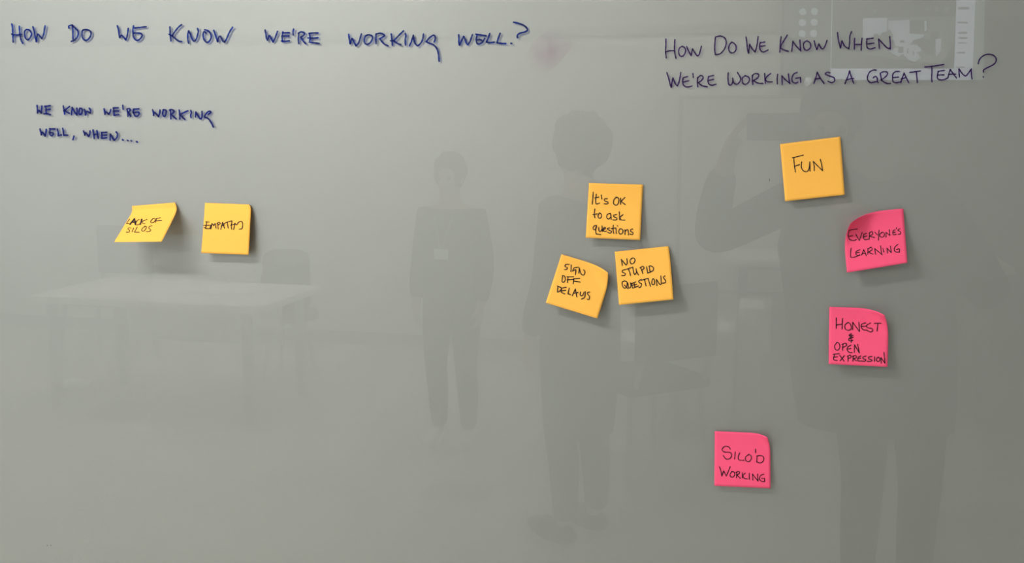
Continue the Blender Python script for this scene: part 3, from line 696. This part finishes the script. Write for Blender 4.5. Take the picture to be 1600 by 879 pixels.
def hand(J, Ed, tag, wrist, pdir, palm_n, side, curl):
    """palm and five fingers; pdir along the hand, palm_n out of the palm, side towards the thumb"""
    w = Vector(J[wrist][0]); d = Vector(pdir).normalized(); n = Vector(palm_n).normalized(); s = Vector(side).normalized()
    J[tag + 'palm'] = (tuple(w + d * .05), (.030, .018)); Ed.append((wrist, tag + 'palm'))
    lens = (.072, .080, .075, .058)
    for f in range(4):
        b = w + d * .09 + s * (.027 - .018 * f)
        prev = tag + 'palm'
        for j in range(3):
            an = curl * (j + .4)
            if j: b = b + (d * math.cos(an) + n * math.sin(an)) * lens[f] * .42
            k = '%sf%d%d' % (tag, f, j); J[k] = (tuple(b), .0088 - .0008 * j); Ed.append((prev, k)); prev = k
    b = w + d * .03 + s * .028; J[tag + 't0'] = (tuple(b), .011); Ed.append((tag + 'palm', tag + 't0'))
    b = b + (s * .7 + d * .5 + n * .35).normalized() * .035; J[tag + 't1'] = (tuple(b), .010); Ed.append((tag + 't0', tag + 't1'))
    b = b + (d * .8 + n * .5 + s * .1).normalized() * .028; J[tag + 't2'] = (tuple(b), .008); Ed.append((tag + 't1', tag + 't2'))

def person(loc, rz, h, label, over, m_up, m_low, m_sh, hands, hair_r, group='people mirrored in the glass board', tilt=0.0):
    k = h / 1.75
    J = {'pelvis': ((0, 0, .96), (.135, .105)), 'belly': ((0, .005, 1.10), (.125, .10)), 'chest': ((0, 0, 1.28), (.15, .11)),
         'collar': ((0, -.01, 1.42), (.085, .075)), 'neck': ((0, .0, 1.50), .052), 'jaw': ((0, .022, 1.565), (.062, .068)),
         'face': ((0, .015, 1.635), (.074, .088)), 'crown': ((0, .0, 1.695), (.062, .075))}
    Ed = [('pelvis', 'belly'), ('belly', 'chest'), ('chest', 'collar'), ('collar', 'neck'), ('neck', 'jaw'), ('jaw', 'face'), ('face', 'crown')]
    for s, q in ((-1, 'l'), (1, 'r')):
        J.update({q + 'sh': ((s * .165, -.01, 1.405), .058), q + 'el': ((s * .235, -.03, 1.13), .043), q + 'mid': ((s * .24, .02, 1.0), .038), q + 'wr': ((s * .245, .05, .885), .027),
                  q + 'hip': ((s * .09, 0, .90), .088), q + 'thi': ((s * .095, .01, .70), .078), q + 'kn': ((s * .10, .02, .50), .055), q + 'calf': ((s * .10, -.01, .34), .052),
                  q + 'ank': ((s * .10, -.02, .09), .035), q + 'foot': ((s * .105, .05, .045), (.036, .026)), q + 'toe': ((s * .11, .13, .035), (.034, .02))})
        Ed += [('collar', q + 'sh'), (q + 'sh', q + 'el'), (q + 'el', q + 'mid'), (q + 'mid', q + 'wr'), ('pelvis', q + 'hip'), (q + 'hip', q + 'thi'), (q + 'thi', q + 'kn'),
               (q + 'kn', q + 'calf'), (q + 'calf', q + 'ank'), (q + 'ank', q + 'foot'), (q + 'foot', q + 'toe')]
    for n_, v_ in over.items(): J[n_] = (tuple(v_), J[n_][1]) if len(v_) == 3 else (tuple(v_[:3]), v_[3])
    clothes_up = {'pelvis', 'belly', 'chest', 'collar', 'lsh', 'rsh', 'lel', 'rel', 'lmid', 'rmid', 'lwr', 'rwr'}
    clothes_low = {'pelvis', 'waist', 'lhip', 'rhip', 'lthi', 'rthi', 'lkn', 'rkn', 'lcalf', 'rcalf', 'lank', 'rank'}
    hand(J, Ed, 'L', 'lwr', *hands[0]); hand(J, Ed, 'R', 'rwr', *hands[1])
    t = empty('person', loc, label, 'person', group, rz); t.scale = (k, k, k)
    skin_mesh('body', J, Ed, m_skin, t, 'pelvis')
    J2 = dict(J)
    for q in 'lr':   # sleeves end just before the wrist
        a, b = Vector(J[q + 'mid'][0]), Vector(J[q + 'wr'][0]); J2[q + 'wr'] = (tuple(a.lerp(b, .88)), J[q + 'wr'][1])
    pv = Vector(J['pelvis'][0])
    J2['pelvis'] = (tuple(pv + Vector((0, 0, -.07))), J['pelvis'][1])
    J2['neck'] = (tuple(Vector(J['collar'][0]).lerp(Vector(J['neck'][0]), .35)), .062)
    skin_mesh('jumper', J2, Ed, m_up, t, 'pelvis', .016, clothes_up | {'neck'})
    J3 = dict(J); J3['waist'] = (tuple(pv + Vector((0, 0, .09))), (.125, .098))
    skin_mesh('trousers', J3, Ed + [('pelvis', 'waist')], m_low, t, 'pelvis', .016, clothes_low)
    for q in 'lr':
        f = Vector(J[q + 'foot'][0])
        bm = bmesh.new(); bmesh.ops.create_uvsphere(bm, u_segments=20, v_segments=12, radius=1)
        for v in bm.verts:
            v.co = Vector((v.co.x * .048 * (1 + .15 * v.co.y), v.co.y * .14, max(-.75, v.co.z) * .058 * (1 - .35 * max(0, v.co.y))))
        zm = min(v.co.z for v in bm.verts)
        for v in bm.verts: v.co += Vector((f.x, f.y + .005, -zm))
        bm_obj('shoe', bm, m_sh, t, smooth=True)
    fc = Vector(J['face'][0]); jw = Vector(J['jaw'][0])
    hl, hd, hh = hair_r
    bm = bmesh.new(); bmesh.ops.create_icosphere(bm, subdivisions=4, radius=1)
    rr = random.Random(7)
    for v in bm.verts:
        c = v.co.copy(); front = c.y > .35 and c.z < .42
        c = Vector((c.x * hl, c.y * hd, c.z * hh)) * (1 + .05 * math.sin(9 * v.co.x + 5 * v.co.z) + .04 * math.sin(13 * v.co.y + 3 * v.co.x) + .02 * rr.random())
        if front: c.y = min(c.y, .055)
        v.co = c + fc + Vector((0, -.012, .035))
    bm_obj('hair', bm, m_hair, t, smooth=True)
    for s in (-1, 1):
        bm = bmesh.new(); bmesh.ops.create_uvsphere(bm, u_segments=12, v_segments=8, radius=.012)
        bmesh.ops.translate(bm, verts=bm.verts, vec=fc + Vector((s * .031, .078, -.005))); bm_obj('eye', bm, m_eye, t, smooth=True)
        bm = bmesh.new(); bmesh.ops.create_uvsphere(bm, u_segments=12, v_segments=8, radius=1)
        for v in bm.verts: v.co = Vector((v.co.x * .011, v.co.y * .02, v.co.z * .032)) + fc + Vector((s * .080, 0, -.01))
        bm_obj('ear', bm, m_skin, t, smooth=True)
    bm = bmesh.new(); bmesh.ops.create_cone(bm, cap_ends=True, segments=10, radius1=.017, radius2=.006, depth=.045,
        matrix=Matrix.Translation(fc + Vector((0, .095, -.03))) @ Matrix.Rotation(-.35, 4, 'X'))
    bm_obj('nose', bm, m_skin, t, smooth=True)
    bm = bmesh.new(); bmesh.ops.create_uvsphere(bm, u_segments=12, v_segments=8, radius=1)
    for v in bm.verts: v.co = Vector((v.co.x * .025, v.co.y * .008, v.co.z * .008)) + jw + Vector((0, .070, .0))
    bm_obj('mouth', bm, mat('lips', srgb(160, 96, 88), .5), t, smooth=True)
    return t

DOWN = (0, .15, -1)
def hang(): return [(DOWN, (.9, 0, 0), (.1, 1, 0), .35), (DOWN, (-.9, 0, 0), (-.1, 1, 0), .35)]

# far person, standing with the arms at the sides, a badge on a lanyard
FP = 2.6
while refl(704, 693, FP).z > 0.0: FP += .01
fp = refl(704, 300, FP)
fh = refl(704, 246, FP).z
print('FAR', FP, fh)
far = person((fp.x, -FP, 0), 0.12, fh, 'person furthest from the glass, reflected left of centre, arms down, light badge on chest',
             {'lel': (-.205, -.02, 1.13, .052), 'rel': (.205, -.02, 1.13, .052), 'lwr': (-.21, .05, .885), 'rwr': (.21, .05, .885), 'lmid': (-.21, .02, 1.0, .045), 'rmid': (.21, .02, 1.0, .045), 'belly': (0, .005, 1.10, .135)},
             m_top1, m_trs, m_shoe, hang(), (.095, .105, .115))
bm = bmesh.new(); box(bm, (-.045, .139, 1.16), (.045, .144, 1.22)); bm_obj('badge', bm, m_paper, far)
bm = bmesh.new(); tube(bm, (-.06, .11, 1.41), (-.005, .142, 1.22), .003, 6); tube(bm, (.06, .11, 1.41), (.005, .142, 1.22), .003, 6)
bm_obj('lanyard', bm, m_trim, far)

bm = bmesh.new()
rings = [[bm.verts.new((rx * math.cos(a * math.pi / 20), ry * math.sin(a * math.pi / 20), z)) for a in range(40)]
         for z, rx, ry in ((1.40, .10, .08), (1.37, .17, .12), (1.28, .182, .134), (1.10, .178, .134), (.95, .182, .140), (.84, .180, .140))]
for i in range(len(rings) - 1):
    for a in range(40): bm.faces.new((rings[i][a], rings[i][(a + 1) % 40], rings[i + 1][(a + 1) % 40], rings[i + 1][a]))
bm_obj('loose_top', bm, m_top1, far, smooth=True).modifiers.new('cloth', 'SOLIDIFY').thickness = .004

# nearer person in a long dark coat, one elbow out
npz = refl(908, 300, 2.4)
near = person((npz.x, -2.4, 0), math.pi / 2 + .55, 1.62, 'nearer person with bushy hair in a long dark coat, reflected behind the middle notes',
              {'lel': (-.30, -.06, 1.15), 'lmid': (-.25, .05, 1.06), 'lwr': (-.17, .13, 1.0)},
              m_top2, m_trs, m_shoe_d, [((.9, .3, -.2), (0, -1, 0), (0, .1, 1), .3), hang()[1]], (.115, .125, .125))
bm = bmesh.new()
prof = [(1.42, .12, .09), (1.40, .19, .115), (1.30, .205, .14), (1.12, .175, .135), (.98, .18, .15), (.80, .175, .16), (.60, .16, .15), (.46, .145, .14)]
rings = []
for z, rx, ry in prof:
    rings.append([bm.verts.new((rx * math.cos(a * math.pi / 20) * (1 + (.03 * math.sin(5 * a * math.pi / 10) if z < 1 else 0)),
                                ry * math.sin(a * math.pi / 20) * (1 + (.04 * math.sin(7 * a * math.pi / 20) if z < 1 else 0)), z)) for a in range(40)])
for i in range(len(rings) - 1):
    for a in range(40): bm.faces.new((rings[i][a], rings[i][(a + 1) % 40], rings[i + 1][(a + 1) % 40], rings[i + 1][a]))
co = bm_obj('coat', bm, m_top2, near, smooth=True)
co.modifiers.new('cloth', 'SOLIDIFY').thickness = .006

# the photographer, holding up a phone, one elbow out to the side
bx = refl(1362, 400, 1.85).x; by = -1.88
K_ = 1.70 / 1.75
def loc_(p): return tuple((Vector(p) - Vector((bx, by, 0))) / K_)
hx = refl(1300, 170, 1.8).x
hz = 1.60
le = refl(1092, 392, 1.62); le = (le.x + .03, -1.62, le.z + .03)
re_ = refl(1560, 470, 1.7); re_ = (re_.x, -1.7, re_.z)
lw = (-.128, -1.50, 1.50); rw = (.138, -1.50, 1.50)
ov = {'lel': loc_(le), 'lmid': loc_(((le[0] + lw[0]) / 2 - .005, (le[1] + lw[1]) / 2, (le[2] + lw[2]) / 2)), 'lwr': loc_(lw),
      'rel': loc_(re_), 'rmid': loc_(((re_[0] + rw[0]) / 2, (re_[1] + rw[1]) / 2, (re_[2] + rw[2]) / 2)), 'rwr': loc_(rw),
      'lhip': loc_((bx + .0, by, .90)), 'lthi': loc_((bx + .0, by, .70)), 'lkn': loc_((bx + .01, by + .02, .50)), 'lcalf': loc_((bx + .01, by - .01, .34)), 'lank': loc_((bx + .01, by - .02, .09)), 'lfoot': loc_((bx + .01, by + .05, .045)), 'ltoe': loc_((bx + .0, by + .13, .035)),
      'rhip': loc_((bx + .16, by, .90)), 'rthi': loc_((bx + .17, by, .70)), 'rkn': loc_((bx + .18, by + .02, .50)), 'rcalf': loc_((bx + .18, by - .01, .34)), 'rank': loc_((bx + .18, by - .02, .09)), 'rfoot': loc_((bx + .185, by + .05, .045)), 'rtoe': loc_((bx + .19, by + .13, .035)),
      'lsh': loc_((bx - .20, by, 1.40)), 'rsh': loc_((bx + .17, by, 1.40)),
      'jaw': loc_((hx, by + .03, hz - .07)), 'face': loc_((hx, by + .03, hz)), 'crown': loc_((hx, by + .015, hz + .06)), 'neck': loc_(((hx * .6 + bx * .4), by + .01, hz - .14))}
ph = person((bx, by, 0), 0.0, 1.70, 'person photographing the board with a raised phone, dark clothes, reflected at the right', ov, m_top2, m_trs, m_shoe_d,
            [((.25, .12, 1), (.9, -.1, -.2), (0, -1, .1), .30), ((-.25, .12, 1), (-.9, -.1, -.2), (0, -1, .1), .30)], (.095, .11, .11))
bm = bmesh.new()
prof = [(1.40, .15, .09), (1.38, .24, .125), (1.27, .27, .155), (1.10, .26, .15), (.95, .26, .155), (.80, .25, .16), (.70, .24, .165)]
rings = [[bm.verts.new((rx * math.cos(a * math.pi / 20) + (1.3 - z) * .10 - .02, ry * math.sin(a * math.pi / 20), z)) for a in range(40)] for z, rx, ry in prof]
for i in range(len(rings) - 1):
    for a in range(40): bm.faces.new((rings[i][a], rings[i][(a + 1) % 40], rings[i + 1][(a + 1) % 40], rings[i + 1][a]))
co = bm_obj('jacket', bm, m_top2, ph, smooth=True)
co.modifiers.new('cloth', 'SOLIDIFY').thickness = .006

# the phone that takes the picture sits just behind the viewpoint
phn = empty('phone', CAM - FWD * .016, 'dark phone held up in front of the photographer face', 'phone')
phn.rotation_euler = M.to_euler()
bm = bmesh.new(); box(bm, (-.079, -.037, -.004), (.079, .037, .004), .003); bm_obj('case', bm, m_black, phn)
bm = bmesh.new(); tube(bm, (0, 0, .004), (0, 0, .0055), .007, 20); bm_obj('lens', bm, m_black, phn)
